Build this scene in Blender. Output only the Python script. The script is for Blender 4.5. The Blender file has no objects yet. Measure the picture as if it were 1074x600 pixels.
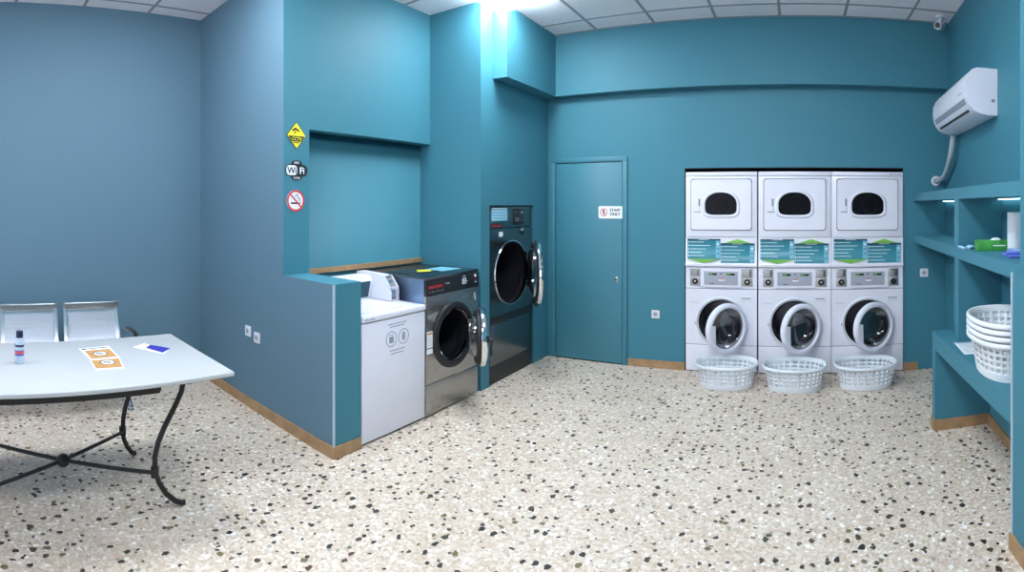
import bpy, bmesh, math, random
from math import pi, sin, cos, tan, radians as R
from mathutils import Vector, Matrix
random.seed(4)
S = bpy.context.scene
C = S.collection

# ------------------------------------------------------------------ materials
def nodes(name):
    m = bpy.data.materials.new(name); m.use_nodes = True
    nt = m.node_tree
    return m, nt, nt.nodes['Principled BSDF']

def setp(b, **k):
    names = dict(rough='Roughness', metal='Metallic', spec='Specular IOR Level', coat='Coat Weight', trans='Transmission Weight')
    for a, v in k.items():
        if a in names: b.inputs[names[a]].default_value = v

def mat(name, col, bump=0.0, bscale=60, var=0.0, **k):
    """plain procedural material: colour with a faint noise variation and optional bump"""
    m, nt, b = nodes(name)
    setp(b, **k)
    tc = nt.nodes.new('ShaderNodeTexCoord')
    nz = nt.nodes.new('ShaderNodeTexNoise'); nz.inputs['Scale'].default_value = bscale
    nz.inputs['Detail'].default_value = 3
    nt.links.new(tc.outputs['Object'], nz.inputs['Vector'])
    rp = nt.nodes.new('ShaderNodeValToRGB')
    a, c = rp.color_ramp.elements
    a.color = (*[x * (1 - var) for x in col], 1); c.color = (*[min(1, x * (1 + var)) for x in col], 1)
    a.position = .3; c.position = .7
    nt.links.new(nz.outputs['Fac'], rp.inputs['Fac'])
    nt.links.new(rp.outputs['Color'], b.inputs['Base Color'])
    if bump:
        bp = nt.nodes.new('ShaderNodeBump'); bp.inputs['Strength'].default_value = bump
        bp.inputs['Distance'].default_value = .002
        nt.links.new(nz.outputs['Fac'], bp.inputs['Height'])
        nt.links.new(bp.outputs['Normal'], b.inputs['Normal'])
    return m

def emis(name, col, s):
    m = bpy.data.materials.new(name); m.use_nodes = True; nt = m.node_tree
    for n in list(nt.nodes): nt.nodes.remove(n)
    e = nt.nodes.new('ShaderNodeEmission'); o = nt.nodes.new('ShaderNodeOutputMaterial')
    e.inputs['Color'].default_value = (*col, 1); e.inputs['Strength'].default_value = s
    nt.links.new(e.outputs[0], o.inputs[0])
    return m

def glassy(name, tint, gloss=.25):
    m = bpy.data.materials.new(name); m.use_nodes = True; nt = m.node_tree
    for n in list(nt.nodes): nt.nodes.remove(n)
    o = nt.nodes.new('ShaderNodeOutputMaterial'); mx = nt.nodes.new('ShaderNodeMixShader')
    t = nt.nodes.new('ShaderNodeBsdfTransparent'); g = nt.nodes.new('ShaderNodeBsdfGlossy')
    lw = nt.nodes.new('ShaderNodeLayerWeight'); lw.inputs['Blend'].default_value = gloss
    t.inputs['Color'].default_value = (*tint, 1); g.inputs['Roughness'].default_value = .03
    nt.links.new(lw.outputs['Facing'], mx.inputs[0]); nt.links.new(t.outputs[0], mx.inputs[1])
    nt.links.new(g.outputs[0], mx.inputs[2]); nt.links.new(mx.outputs[0], o.inputs[0])
    return m

def brushed(name, col, rough=.3, vertical=False):
    m, nt, b = nodes(name); setp(b, metal=1.0, rough=rough)
    tc = nt.nodes.new('ShaderNodeTexCoord'); mp = nt.nodes.new('ShaderNodeMapping')
    mp.inputs['Scale'].default_value = (2, 2, 700)
    nz = nt.nodes.new('ShaderNodeTexNoise'); nz.inputs['Scale'].default_value = 2
    nt.links.new(tc.outputs['Object'], mp.inputs[0]); nt.links.new(mp.outputs[0], nz.inputs['Vector'])
    rp = nt.nodes.new('ShaderNodeMapRange'); rp.inputs[3].default_value = rough - .02; rp.inputs[4].default_value = rough + .04
    nt.links.new(nz.outputs['Fac'], rp.inputs[0]); nt.links.new(rp.outputs[0], b.inputs['Roughness'])
    b.inputs['Base Color'].default_value = (*col, 1)
    return m

def floor_mat():
    m, nt, b = nodes('terrazzo'); setp(b, rough=.42, spec=.3)
    L = nt.links.new
    tc = nt.nodes.new('ShaderNodeTexCoord')
    def warp(sc, amt):
        nz = nt.nodes.new('ShaderNodeTexNoise'); nz.inputs['Scale'].default_value = sc; nz.inputs['Detail'].default_value = 2
        L(tc.outputs['Object'], nz.inputs['Vector'])
        s = nt.nodes.new('ShaderNodeVectorMath'); s.operation = 'MULTIPLY_ADD'
        s.inputs[1].default_value = (amt, amt, 0); L(nz.outputs['Color'], s.inputs[0]); L(tc.outputs['Object'], s.inputs[2])
        return s.outputs[0]
    w = warp(38, .028)
    def ramp(fac, stops, const=False):
        r = nt.nodes.new('ShaderNodeValToRGB'); cr = r.color_ramp
        if const: cr.interpolation = 'CONSTANT'
        while len(cr.elements) < len(stops): cr.elements.new(.5)
        for e, (p, c) in zip(cr.elements, stops): e.position = p; e.color = (*c, 1)
        L(fac, r.inputs['Fac']); return r.outputs['Color']
    def vor(sc, vec, rnd=1.0):
        v = nt.nodes.new('ShaderNodeTexVoronoi'); v.inputs['Scale'].default_value = sc
        v.inputs['Randomness'].default_value = rnd; v.voronoi_dimensions = '2D'; L(vec, v.inputs['Vector'])
        sp = nt.nodes.new('ShaderNodeSeparateColor'); L(v.outputs['Color'], sp.inputs[0])
        return v, sp
    def math_(op, a, bb, c=None):
        n = nt.nodes.new('ShaderNodeMath'); n.operation = op
        for i, x in enumerate((a, bb, c)):
            if x is None: continue
            if isinstance(x, (int, float)): n.inputs[i].default_value = x
            else: L(x, n.inputs[i])
        return n.outputs[0]
    # cream matrix of fine marble grains
    v0, s0 = vor(75, w)
    base = ramp(s0.outputs[0], [(0, (.59, .485, .39)), (.25, (.65, .555, .465)), (.5, (.53, .42, .325)), (.62, (.70, .615, .54)), (.85, (.62, .475, .37)), (.93, (.79, .725, .67))], True)
    def layer(prev, sc, thr, r0, r1, cols, vec):
        v, s = vor(sc, vec, 1.0)
        pick = math_('LESS_THAN', s.outputs[0], thr)
        rad = math_('MULTIPLY_ADD', s.outputs[1], r1 - r0, r0)
        ins = math_('LESS_THAN', v.outputs['Distance'], rad)
        msk = math_('MULTIPLY', pick, ins)
        col = ramp(s.outputs[2], cols, True)
        mx = nt.nodes.new('ShaderNodeMix'); mx.data_type = 'RGBA'
        L(msk, mx.inputs[0]); L(prev, mx.inputs[6]); L(col, mx.inputs[7])
        return mx.outputs[2]
    st = nt.nodes.new('ShaderNodeMapping'); st.inputs['Scale'].default_value = (1, 1.25, 1); st.inputs['Rotation'].default_value = (0, 0, .6)
    L(w, st.inputs[0])
    st2 = nt.nodes.new('ShaderNodeMapping'); st2.inputs['Scale'].default_value = (1.3, 1, 1); st2.inputs['Location'].default_value = (3.3, 7.1, 0)
    L(w, st2.inputs[0])
    c = layer(base, 26, .26, .18, .38, [(0, (.86, .84, .80)), (.4, (.50, .40, .29)), (.6, (.36, .33, .28)), (.8, (.58, .44, .34))], st2.outputs[0])
    c = layer(c, 21, .12, .13, .32, [(0, (.055, .045, .045)), (.45, (.13, .09, .06)), (.7, (.16, .16, .09)), (.85, (.05, .05, .06))], st.outputs[0])
    c = layer(c, 13.5, .32, .12, .27, [(0, (.03, .024, .022)), (.30, (.08, .048, .033)), (.52, (.055, .055, .028)), (.72, (.15, .135, .06)), (.86, (.035, .03, .03))], st2.outputs[0])
    # large scale wear
    nz = nt.nodes.new('ShaderNodeTexNoise'); nz.inputs['Scale'].default_value = 1.3; nz.inputs['Detail'].default_value = 4
    L(tc.outputs['Object'], nz.inputs['Vector'])
    wr = ramp(nz.outputs['Fac'], [(.3, (.90, .89, .87)), (.65, (1, 1, 1))])
    mx = nt.nodes.new('ShaderNodeMix'); mx.data_type = 'RGBA'; mx.blend_type = 'MULTIPLY'; mx.inputs[0].default_value = 1
    L(c, mx.inputs[6]); L(wr, mx.inputs[7]); L(mx.outputs[2], b.inputs['Base Color'])
    return m

def perforated(name):
    m, nt, b = nodes(name); setp(b, metal=.6, rough=.42); b.inputs['Base Color'].default_value = (.60, .62, .70, 1)
    L = nt.links.new
    tc = nt.nodes.new('ShaderNodeTexCoord'); mp = nt.nodes.new('ShaderNodeMapping')
    mp.inputs['Rotation'].default_value = (0, 0, R(45)); mp.inputs['Scale'].default_value = (95, 95, 95)
    sw = nt.nodes.new('ShaderNodeSeparateXYZ'); cb = nt.nodes.new('ShaderNodeCombineXYZ')
    L(tc.outputs['UV'], mp.inputs[0])
    v = nt.nodes.new('ShaderNodeTexVoronoi'); v.voronoi_dimensions = '2D'; v.inputs['Randomness'].default_value = 0; v.inputs['Scale'].default_value = 1
    L(mp.outputs[0], v.inputs['Vector'])
    n = nt.nodes.new('ShaderNodeMath'); n.operation = 'GREATER_THAN'; n.inputs[1].default_value = .27
    L(v.outputs['Distance'], n.inputs[0]); L(n.outputs[0], b.inputs['Alpha'])
    return m

M = {}
TEAL = (.052, .205, .275)
M['teal'] = mat('teal_paint', TEAL, bump=.25, bscale=180, var=.03, rough=.55, spec=.3)
M['bluegrey'] = mat('blue_grey_paint', (.110, .20, .272), bump=.25, bscale=180, var=.03, rough=.6, spec=.3)
M['teal_door'] = mat('teal_gloss_paint', (.052, .205, .275), var=.03, rough=.4)
M['floor'] = floor_mat()
M['tile'] = mat('ceiling_tile', (.90, .86, .90), bump=.4, bscale=140, var=.06, rough=.9)
M['tbar'] = mat('ceiling_bar', (.30, .32, .34), rough=.5)
M['wood'] = mat('baseboard_wood', (.36, .22, .11), bscale=14, var=.18, rough=.5)
M['white'] = mat('white_enamel', (.76, .76, .85), var=.015, bscale=8, rough=.28)
M['white2'] = mat('white_plastic', (.70, .72, .77), var=.015, bscale=20, rough=.4)
M['gap'] = mat('black_gap', (.006, .006, .008), rough=.8)
M['line'] = mat('seam_grey', (.20, .22, .26), rough=.6)
M['black'] = mat('black_plastic', (.012, .012, .015), var=.1, rough=.35)
M['rubber'] = mat('black_rubber', (.014, .014, .017), var=.1, rough=.5)
M['steel'] = brushed('stainless_steel', (.42, .41, .40), .26)
M['steel_dark'] = brushed('dark_steel', (.20, .215, .225), .25)
M['galv'] = brushed('blue_steel_side', (.30, .42, .60), .38)
M['chrome'] = mat('chrome', (.80, .81, .83), metal=1.0, rough=.1)
M['drum'] = mat('drum_steel', (.12, .12, .14), metal=.9, rough=.35)
M['drumdark'] = mat('drum_dark', (.022, .022, .03), rough=.35)
M['glass'] = glassy('door_glass', (.42, .43, .46), .5)
M['darkglass'] = glassy('smoked_glass', (.45, .46, .48), .4)
M['added_pane'] = glassy('clear_glass', (.93, .95, .95), .08)
M['sign_teal'] = mat('sign_teal', (.045, .25, .32), rough=.35)
M['sign_light'] = mat('sign_light_blue', (.20, .50, .64), rough=.4)
M['sign_dark'] = mat('sign_dark', (.012, .06, .09), rough=.4)
M['green'] = mat('sign_green', (.20, .50, .08), rough=.4)
M['ink'] = mat('ink_white', (.85, .9, .95), rough=.5)
M['inkblack'] = mat('ink_black', (.01, .01, .012), rough=.5)
M['inkgrey'] = mat('ink_grey', (.30, .34, .45), rough=.5)
M['inkred'] = mat('ink_red', (.60, .03, .04), rough=.4)
M['display'] = mat('display_silver', (.36, .38, .45), var=.03, rough=.35)
M['lcd'] = mat('lcd_dark', (.02, .035, .015), rough=.2)
M['led'] = emis('lcd_green_digit', (.25, .75, .15), .2)
M['coin'] = mat('coin_metal', (.42, .42, .42), metal=.8, rough=.35)
M['basket'] = mat('basket_plastic', (.74, .78, .82), var=.02, rough=.4)
M['marble'] = mat('white_table_top', (.50, .51, .53), bscale=3, var=.03, rough=.25)
M['iron'] = mat('black_iron', (.008, .008, .009), var=.2, rough=.45)
M['railgrey'] = mat('rail_grey', (.40, .42, .45), metal=1.0, rough=.3)
M['perf'] = perforated('perforated_steel')
M['seatsteel'] = mat('seat_steel', (.68, .70, .73), metal=1.0, rough=.3)
M['yellow'] = mat('yellow_sign', (.85, .78, .03), rough=.4)
M['redsign'] = mat('red_ring', (.65, .04, .05), rough=.4)
M['orange'] = mat('orange_print', (.52, .27, .09), bscale=60, var=.15, rough=.5)
M['paper'] = mat('paper', (.82, .84, .88), rough=.6)
M['blueprint'] = mat('blue_print', (.035, .03, .35), rough=.4)
M['capblue'] = mat('cap_navy', (.01, .015, .05), rough=.35)
M['labelblue'] = mat('label_blue', (.05, .10, .38), rough=.4)
M['labelred'] = mat('label_red', (.70, .08, .10), rough=.4)
M['bottle'] = mat('clear_bottle', (.45, .55, .66), rough=.15)
M['boxgreen'] = mat('green_carton', (.05, .33, .05), bscale=30, var=.2, rough=.4)
M['packblue'] = mat('blue_packet', (.10, .16, .55), bscale=40, var=.2, rough=.35)
M['packlight'] = mat('pale_blue_film', (.30, .50, .70), bscale=40, var=.3, rough=.3)
M['corner'] = mat('corner_bead', (.42, .52, .60), rough=.4)
M['lamp'] = emis('lamp_panel', (.86, .94, 1.0), 16)
M['ledstrip'] = emis('led_strip', (.55, .9, 1.0), 1.6)
M['acgrey'] = mat('louvre_grey', (.25, .28, .33), rough=.4)
M['pipe'] = mat('pipe_grey', (.38, .44, .47), bump=.8, bscale=90, var=.1, rough=.5)

# ------------------------------------------------------------------ mesh building
class MB:
    def __init__(s): s.bm = bmesh.new()
    def face(s, vs, m=0):
        try: f = s.bm.faces.new(vs); f.material_index = m; return f
        except ValueError: return None
    def box(s, x0, x1, y0, y1, z0, z1, m=0, bev=0, seg=2, only=None):
        g = bmesh.ops.create_cube(s.bm, size=1)
        for v in g['verts']:
            v.co = Vector((x0 + (v.co.x + .5) * (x1 - x0), y0 + (v.co.y + .5) * (y1 - y0), z0 + (v.co.z + .5) * (z1 - z0)))
        fs = {f for v in g['verts'] for f in v.link_faces}
        for f in fs: f.material_index = m
        if bev:
            es = list({e for f in fs for e in f.edges})
            bmesh.ops.bevel(s.bm, geom=es, offset=bev, segments=seg, profile=.5, affect='EDGES', material=-1)
        return s
    def grid(s, P, m=0, cu=False, cv=False):
        """P[i][j] points -> quads"""
        V = [[s.bm.verts.new(p) for p in row] for row in P]
        n, k = len(V), len(V[0])
        for i in range(n if cu else n - 1):
            for j in range(k if cv else k - 1):
                s.face([V[i][j], V[(i + 1) % n][j], V[(i + 1) % n][(j + 1) % k], V[i][(j + 1) % k]], m)
        return V
    def lathe(s, prof, c=(0, 0, 0), axis='z', n=40, m=0, cap0=False, cap1=False, sx=1, sz=1):
        P = []
        for r, h in prof:
            row = []
            for i in range(n):
                a = 2 * pi * i / n
                u, v = r * cos(a) * sx, r * sin(a) * sz
                p = {'z': (u, v, h), 'y': (u, h, v), 'x': (h, u, v)}[axis]
                row.append(Vector(c) + Vector(p))
            P.append(row)
        V = s.grid(P, m, cv=True)
        if cap0: s.face(V[0], m)
        if cap1: s.face(V[-1], m)
        return s
    def tube(s, path, r, n=10, m=0, closed=False, caps=True):
        pts = [Vector(p) for p in path]; N = len(pts); P = []
        up = None
        for i, p in enumerate(pts):
            a = pts[(i - 1) % N] if (closed or i > 0) else p
            b = pts[(i + 1) % N] if (closed or i < N - 1) else p
            t = (b - a).normalized()
            if up is None:
                up = Vector((0, 0, 1)) if abs(t.z) < .9 else Vector((1, 0, 0))
            x = t.cross(up).normalized(); y = x.cross(t).normalized(); up = y
            rr = r[i] if isinstance(r, (list, tuple)) else r
            P.append([p + x * (rr * cos(2 * pi * k / n)) + y * (rr * sin(2 * pi * k / n)) for k in range(n)])
        V = s.grid(P, m, cu=closed, cv=True)
        if caps and not closed:
            s.face(V[0], m); s.face(V[-1], m)
        return s
    def prism(s, poly, a, b, plane='xz', m=0):
        f = {'xz': lambda u, v, w: (u, w, v), 'xy': lambda u, v, w: (u, v, w), 'yz': lambda u, v, w: (w, u, v)}[plane]
        A = [s.bm.verts.new(f(u, v, a)) for u, v in poly]; B = [s.bm.verts.new(f(u, v, b)) for u, v in poly]
        s.face(A, m); s.face(B, m)
        n = len(poly)
        for i in range(n): s.face([A[i], A[(i + 1) % n], B[(i + 1) % n], B[i]], m)
        return s
    def plate(s, x0, x1, z0, z1, hole, c, y0, y1, m=0, rc=0):
        """slab in the XZ plane with a hole; hole(a) -> radius at angle a about c"""
        cx, cz = c
        angs = sorted(set([2 * pi * i / 72 for i in range(72)] + [math.atan2(zz - cz, xx - cx) % (2 * pi) for xx in (x0, x1) for zz in (z0, z1)]))
        O, I = [], []
        for a in angs:
            ca, sa = cos(a), sin(a)
            t = min([((x1 - cx) / ca if ca > 0 else (x0 - cx) / ca) if abs(ca) > 1e-9 else 1e9,
                     ((z1 - cz) / sa if sa > 0 else (z0 - cz) / sa) if abs(sa) > 1e-9 else 1e9])
            if rc:
                u, v = cx + t * ca, cz + t * sa
                ux = x1 - rc if u > x1 - rc else (x0 + rc if u < x0 + rc else None); vz = z1 - rc if v > z1 - rc else (z0 + rc if v < z0 + rc else None)
                if ux is not None and vz is not None:
                    q = Vector((u - ux, v - vz)).normalized() * rc; O.append((ux + q.x, vz + q.y))
                else: O.append((u, v))
            else: O.append((cx + t * ca, cz + t * sa))
            r = hole(a); I.append((cx + r * ca, cz + r * sa))
        P = [[(u, y, v) for u, v in L_] for L_, y in ((I, y0), (O, y0), (O, y1), (I, y1))]
        s.grid(P, m, cu=True, cv=True)
        return s
    def build(s, name, mats, parent=None, loc=None, rz=0, ang=35, col=C):
        bm = s.bm
        bmesh.ops.remove_doubles(bm, verts=bm.verts, dist=1e-5)
        bmesh.ops.recalc_face_normals(bm, faces=bm.faces)
        for f in bm.faces: f.smooth = True
        for e in bm.edges:
            if len(e.link_faces) == 2 and e.calc_face_angle(0) > R(ang): e.smooth = False
        me = bpy.data.meshes.new(name); bm.to_mesh(me); bm.free()
        for x in (mats if isinstance(mats, (list, tuple)) else [mats]): me.materials.append(M[x] if isinstance(x, str) else x)
        o = bpy.data.objects.new(name, me); C.objects.link(o)
        if parent: o.parent = parent
        if loc: o.location = loc
        o.rotation_euler = (0, 0, rz)
        return o

def box(name, m, x0, x1, y0, y1, z0, z1, parent=None, bev=0, **k):
    return MB().box(x0, x1, y0, y1, z0, z1, bev=bev).build(name, m, parent, **k)

def tag(o, label, cat, group=None, kind=None):
    o['label'] = label; o['category'] = cat
    if group: o['group'] = group
    if kind: o['kind'] = kind
    return o
def struct(o):
    o['kind'] = 'structure'; return o
def thing(name, label, cat, loc=(0, 0, 0), rz=0, group=None):
    o = bpy.data.objects.new(name, None); C.objects.link(o); o.empty_display_size = .1
    o.location = loc; o.rotation_euler = (0, 0, rz)
    return tag(o, label, cat, group)
def part(name, parent, loc=(0, 0, 0), rz=0):
    o = bpy.data.objects.new(name, None); C.objects.link(o); o.parent = parent; o.location = loc; o.rotation_euler = (0, 0, rz)
    return o
def kids(o): return [c for c in bpy.data.objects if c.parent == o]
def copy_tree(o, parent=None):
    c = o.copy(); C.objects.link(c); c.parent = parent
    for ch in kids(o): copy_tree(ch, c)
    return c
def text_bm(mb, s, size, loc, align='LEFT', m=0, bold=0.0, sx=1.0, flat=None, rot=0):
    """lettering standing in the XZ plane facing -y (flat=True: lying in the XY plane, turned by rot), welded into mb"""
    cu = bpy.data.curves.new('t', 'FONT'); cu.body = s; cu.size = size; cu.align_x = align; cu.extrude = .0006
    cu.offset = bold; cu.resolution_u = 2
    o = bpy.data.objects.new('t', cu)
    me = bpy.data.meshes.new_from_object(o)
    X = Matrix.Translation(loc) @ (Matrix.Rotation(rot, 4, 'Z') if flat else Matrix.Rotation(pi / 2, 4, 'X')) @ Matrix.Diagonal((sx, 1, 1, 1))
    me.transform(X)
    n0 = len(mb.bm.faces); mb.bm.from_mesh(me); mb.bm.faces.ensure_lookup_table()
    for f in mb.bm.faces[n0:]: f.material_index = m
    bpy.data.objects.remove(o); bpy.data.curves.remove(cu); bpy.data.meshes.remove(me)
    return mb
def circ(r): return lambda a: r
def arc_pts(cx, cy, r, a0, a1, n): return [(cx + r * cos(a0 + (a1 - a0) * i / n), cy + r * sin(a0 + (a1 - a0) * i / n)) for i in range(n + 1)]
def rrect(x0, x1, z0, z1, r, n=5):
    P = []
    for cx, cz, a in ((x1 - r, z1 - r, 0), (x0 + r, z1 - r, pi / 2), (x0 + r, z0 + r, pi), (x1 - r, z0 + r, 1.5 * pi)):
        P += arc_pts(cx, cz, r, a, a + pi / 2, n)
    return P

# ------------------------------------------------------------------ room shell
H = 3.37
XL, XR = -4.54, 1.46          # far left wall, right wall at the back
YB, YF = 5.0, -2.4
PY = 2.11                      # side wall of the machine alcove
def xr(y): return XR - .05 * (YB - y)      # the right wall is a little out of square

struct(MB().box(-4.8, 1.8, YF - .2, 5.9, -.12, 0).build('floor', 'floor'))
struct(MB().box(-4.8, 1.8, YF - .2, 5.9, H, H + .12).build('ceiling', 'tile'))
g = MB()
for k in range(-5, 7):
    x = -1.952 + .6 * k
    if XL < x < XR: g.box(x - .013, x + .013, YF, 4.88, H - .004, H + .01)
for k in range(0, 12):
    y = 4.58 - .6 * k
    if y > YF: g.box(XL, XR, y - .013, y + .013, H - .0045, H + .01)
g.box(-2.41, XR, 4.862, 4.885, H - .006, H + .01); 
g.build('ceiling_grid', 'tbar', bpy.data.objects['ceiling'])
struct(box('wall_left', 'bluegrey', XL - .15, XL, YF, PY + .1, 0, H))
w = MB(); w.box(XL - .15, -4.2, YF - .15, YF, 0, H); w.box(.75, 1.6, YF - .15, YF, 0, H); w.box(-4.2, .75, YF - .15, YF, 2.9, H); w.box(-4.2, .75, YF - .15, YF, 0, .25)
struct(w.build('wall_front', 'bluegrey'))
w = MB()
for x in (-4.2, -2.98, -1.755, -.53, .69): w.box(x, x + .06, YF - .11, YF - .04, .25, 2.9)
w.box(-4.2, .75, YF - .11, YF - .04, .25, .31); w.box(-4.2, .75, YF - .11, YF - .04, 2.84, 2.9)
wf = struct(w.build('added_window_1', 'white2'))  # unseen window behind the camera, made up to let more light in
box('window_glass', 'added_pane', -4.19, .74, YF - .078, YF - .072, .28, 2.87, wf)  # pane of the added window

def two_tone(mb):
    for f in mb.bm.faces:
        f.normal_update()
    return mb
def paint_minus_y(o):
    for p in o.data.polygons: p.material_index = 1 if p.normal.y < -.9 else 0
# side wall + pillar, soffit block and niche of the machine alcove
w = MB()
w.box(XL - .15, -3.13, PY, PY + .232, 0, H)
w.box(-3.45, -3.25, PY + .232, 3.75, 0, H)
w.box(-3.25, -3.13, PY + .232, 3.75, 2.17, H)
o = struct(w.build('wall_alcove', ['teal', 'bluegrey'])); paint_minus_y(o)
o = struct(box('wall_partition', ['teal', 'bluegrey'], -3.13, -2.56, PY, PY + .232, 0, 1.10)); paint_minus_y(o)
# wall holding the dryer
w = MB()
w.box(-3.45, -2.56, 3.73, 3.868, 0, H)
w.box(-3.45, -2.56, 3.868, 4.662, 1.603, H)
w.box(-3.45, -2.56, 4.662, 5.2, 0, H)
struct(w.build('wall_pier', 'teal'))
# back wall with the recess for the stacked machines
RX0, RX1, RZ = -1.079, 1.034, 1.968
w = MB()
w.box(-2.6, RX0, YB, YB + .1, 0, H); w.box(RX1, 1.6, YB, YB + .1, 0, H); w.box(RX0, RX1, YB, YB + .1, RZ, H)
struct(w.build('wall_back', 'teal'))
w = MB()
w.box(RX0 - .05, RX0, YB + .1, 5.85, 0, RZ + .05); w.box(RX1, RX1 + .05, YB + .1, 5.85, 0, RZ + .05)
w.box(RX0, RX1, YB + .1, 5.85, RZ, RZ + .05); w.box(RX0, RX1, 5.8, 5.85, 0, RZ)
w.box(RX0, RX0 + .006, YB - .002, YB + .1, 0, RZ); w.box(RX1 - .006, RX1, YB - .002, YB + .1, 0, RZ); w.box(RX0, RX1, YB - .002, YB + .1, RZ - .006, RZ)
struct(w.build('wall_recess', 'gap'))
# beams under the ceiling
w = MB(); w.box(-2.45, XR + .1, 4.882, YB + .02, 2.735, H + .01); w.box(-2.58, -2.41, 3.92, YB, 2.735, H + .01)
struct(w.build('trim_1', 'teal'))
# right wall (slightly skew) and the near pillar
w = MB()
w.prism([(xr(YB + .15), YB + .15), (xr(2.2), 2.2), (1.75, 2.2), (1.75, YB + .15)], 0, H, 'xy')
struct(w.build('wall_right', 'teal'))
w = MB()
w.box(.98, 1.72, YF, 2.24, 0, 1.29); w.box(1.02, 1.72, YF, 2.24, 1.28, H)
struct(w.build('wall_pillar', 'teal'))
# light metal corner beads
struct(box('trim_2', 'corner', -2.566, -2.554, PY - .006, PY + .006, .07, 1.10))
struct(box('trim_3', 'corner', .974, .992, 2.232, 2.247, .07, 1.29))
# wooden ledge above the machines
struct(box('trim_4', 'wood', -3.255, -3.225, PY + .232, 3.73, 1.075, 1.115))
# baseboards
bh, bt = .075, .014
struct(box('baseboard_partition', 'wood', XL, -2.56 + bt, PY - bt, PY, 0, bh))
struct(box('baseboard_partition_end', 'wood', -2.56, -2.56 + bt, PY, PY + .225, 0, bh))
struct(box('baseboard_back_left', 'wood', -1.655, RX0, YB - bt, YB, 0, bh))
struct(box('baseboard_back_right', 'wood', RX1, 1.18, YB - bt, YB, 0, bh))
struct(box('baseboard_left', 'wood', XL, XL + bt, YF, PY, 0, bh))
w = MB(); w.prism([(xr(3.6), 3.6), (xr(2.24), 2.24), (xr(2.24) - bt, 2.24), (xr(3.6) - bt, 3.6)], 0, bh, 'xy')
struct(w.build('baseboard_right', 'wood'))
w = MB(); w.box(.98 - bt, .98, YF, 2.24 + bt, 0, bh); w.box(.98, 1.3, 2.24, 2.24 + bt, 0, bh)
struct(w.build('baseboard_pillar', 'wood'))

# staff door
d = bpy.data.objects.new('door_1', None); C.objects.link(d); d.location = (-2.09, YB, 0); struct(d)
f = MB()
f.box(-.425, -.375, -.022, 0, 0, 2.10, bev=.003); f.box(.375, .425, -.022, 0, 0, 2.10, bev=.003); f.box(-.4249, .4249, -.0221, 0, 2.05, 2.10, bev=.003)
f.build('door_frame', 'teal_door', d)
box('door_leaf', 'teal_door', -.369, .369, -.011, 0, .012, 2.044, d, bev=.002)
w = MB(); w.box(-.375, -.369, -.004, 0, 0, 2.05); w.box(.369, .375, -.004, 0, 0, 2.05); w.box(-.375, .375, -.004, 0, 2.044, 2.05); w.box(-.37, .37, -.004, 0, 0, .012)
w.build('door_gap', 'gap', d)
lk = box('lock', 'seatsteel', .29, .325, -.018, -.010, .83, .885, d, bev=.003); 
MB().lathe([(.0001, -.024), (.010, -.024), (.011, -.017)], (.307, 0, .857), 'y', 16).build('keyhole', 'black', lk)
for z in (.25, 1.0, 1.8):
    MB().lathe([(.0001, z), (.007, z), (.007, z + .09), (.0001, z + .09)], (-.374, -.024, 0), 'z', 12).build('hinge', 'teal_door', d)

# ------------------------------------------------------------------ signs
def disc(mb, r0, r1, cx, cz, y, m, n=40, t=.0012, sx=1):
    mb.lathe([(max(r0, .0001), y), (r1, y), (r1, y + t), (max(r0, .0001), y + t), (max(r0, .0001), y)], (cx, 0, cz), 'y', n, m, sx=sx)
def bar(mb, x0, z0, x1, z1, wd, y, m, t=.0012):
    a = Vector((x1 - x0, z1 - z0)); n = Vector((-a.y, a.x)).normalized() * wd / 2
    mb.prism([(x0 + n.x, z0 + n.y), (x1 + n.x, z1 + n.y), (x1 - n.x, z1 - n.y), (x0 - n.x, z0 - n.y)], y, y + t, 'xz', m)

t = thing('staff_sign', 'white STAFF ONLY sign with red no-entry circle on the teal door', 'sign', (-1.838, YB - .0112, 1.535))
MB().prism(rrect(-.135, .135, -.063, .063, .014), -.004, 0, 'xz').build('plate', 'paper', t)
w = MB(); disc(w, .033, .040, -.078, 0, -.0053, 0); bar(w, -.105, .026, -.052, -.026, .006, -.0056, 0); w.build('red_circle', 'redsign', t)
w = MB(); disc(w, 0, .008, -.078, .021, -.005, 0); bar(w, -.078, .013, -.076, -.006, .013, -.005, 0); bar(w, -.079, -.004, -.088, -.028, .006, -.005, 0); bar(w, -.075, -.004, -.066, -.028, .006, -.005, 0); bar(w, -.084, .01, -.093, -.004, .005, -.005, 0); bar(w, -.072, .01, -.062, -.004, .005, -.005, 0)
w.build('walking_figure', 'inkblack', t)
w = MB(); text_bm(w, 'STAFF', .040, (-.012, -.005, .009), bold=.0009, sx=1.05); text_bm(w, 'ONLY', .040, (-.012, -.005, -.032), bold=.0009, sx=1.05)
w.build('lettering', 'inkblack', t)

SX = -3.13
t = thing('camera_warning_sign', 'yellow diamond CCTV warning sticker, topmost of the three wall stickers', 'sign', (SX + .001, 2.222, 2.115), R(90))
dm = lambda q: [(0, q), (q * .88, 0), (0, -q), (-q * .88, 0)]
MB().prism(dm(.100), -.003, 0, 'xz').build('border', 'inkblack', t)
MB().prism(dm(.093), -.0045, -.003, 'xz').build('face', 'yellow', t)
w = MB(); w.prism([(-.040, .040), (-.008, .058), (.028, .036), (.022, .026), (-.006, .040), (-.034, .028)], -.0055, -.0045, 'xz'); bar(w, -.004, .03, -.018, .018, .007, -.0055, 0); bar(w, -.03, .016, -.006, .020, .005, -.0055, 0)
w.prism([(-.072, -.004), (.072, -.004), (.040, -.044), (-.040, -.044)], -.0055, -.0045, 'xz')
bar(w, -.026, -.053, .026, -.053, .006, -.0055, 0)
w.build('camera_drawing', 'inkblack', t)
w = MB(); text_bm(w, 'CCTV', .034, (0, -.0065, -.036), 'CENTER', bold=.0006); w.build('lettering', 'yellow', t)

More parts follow.
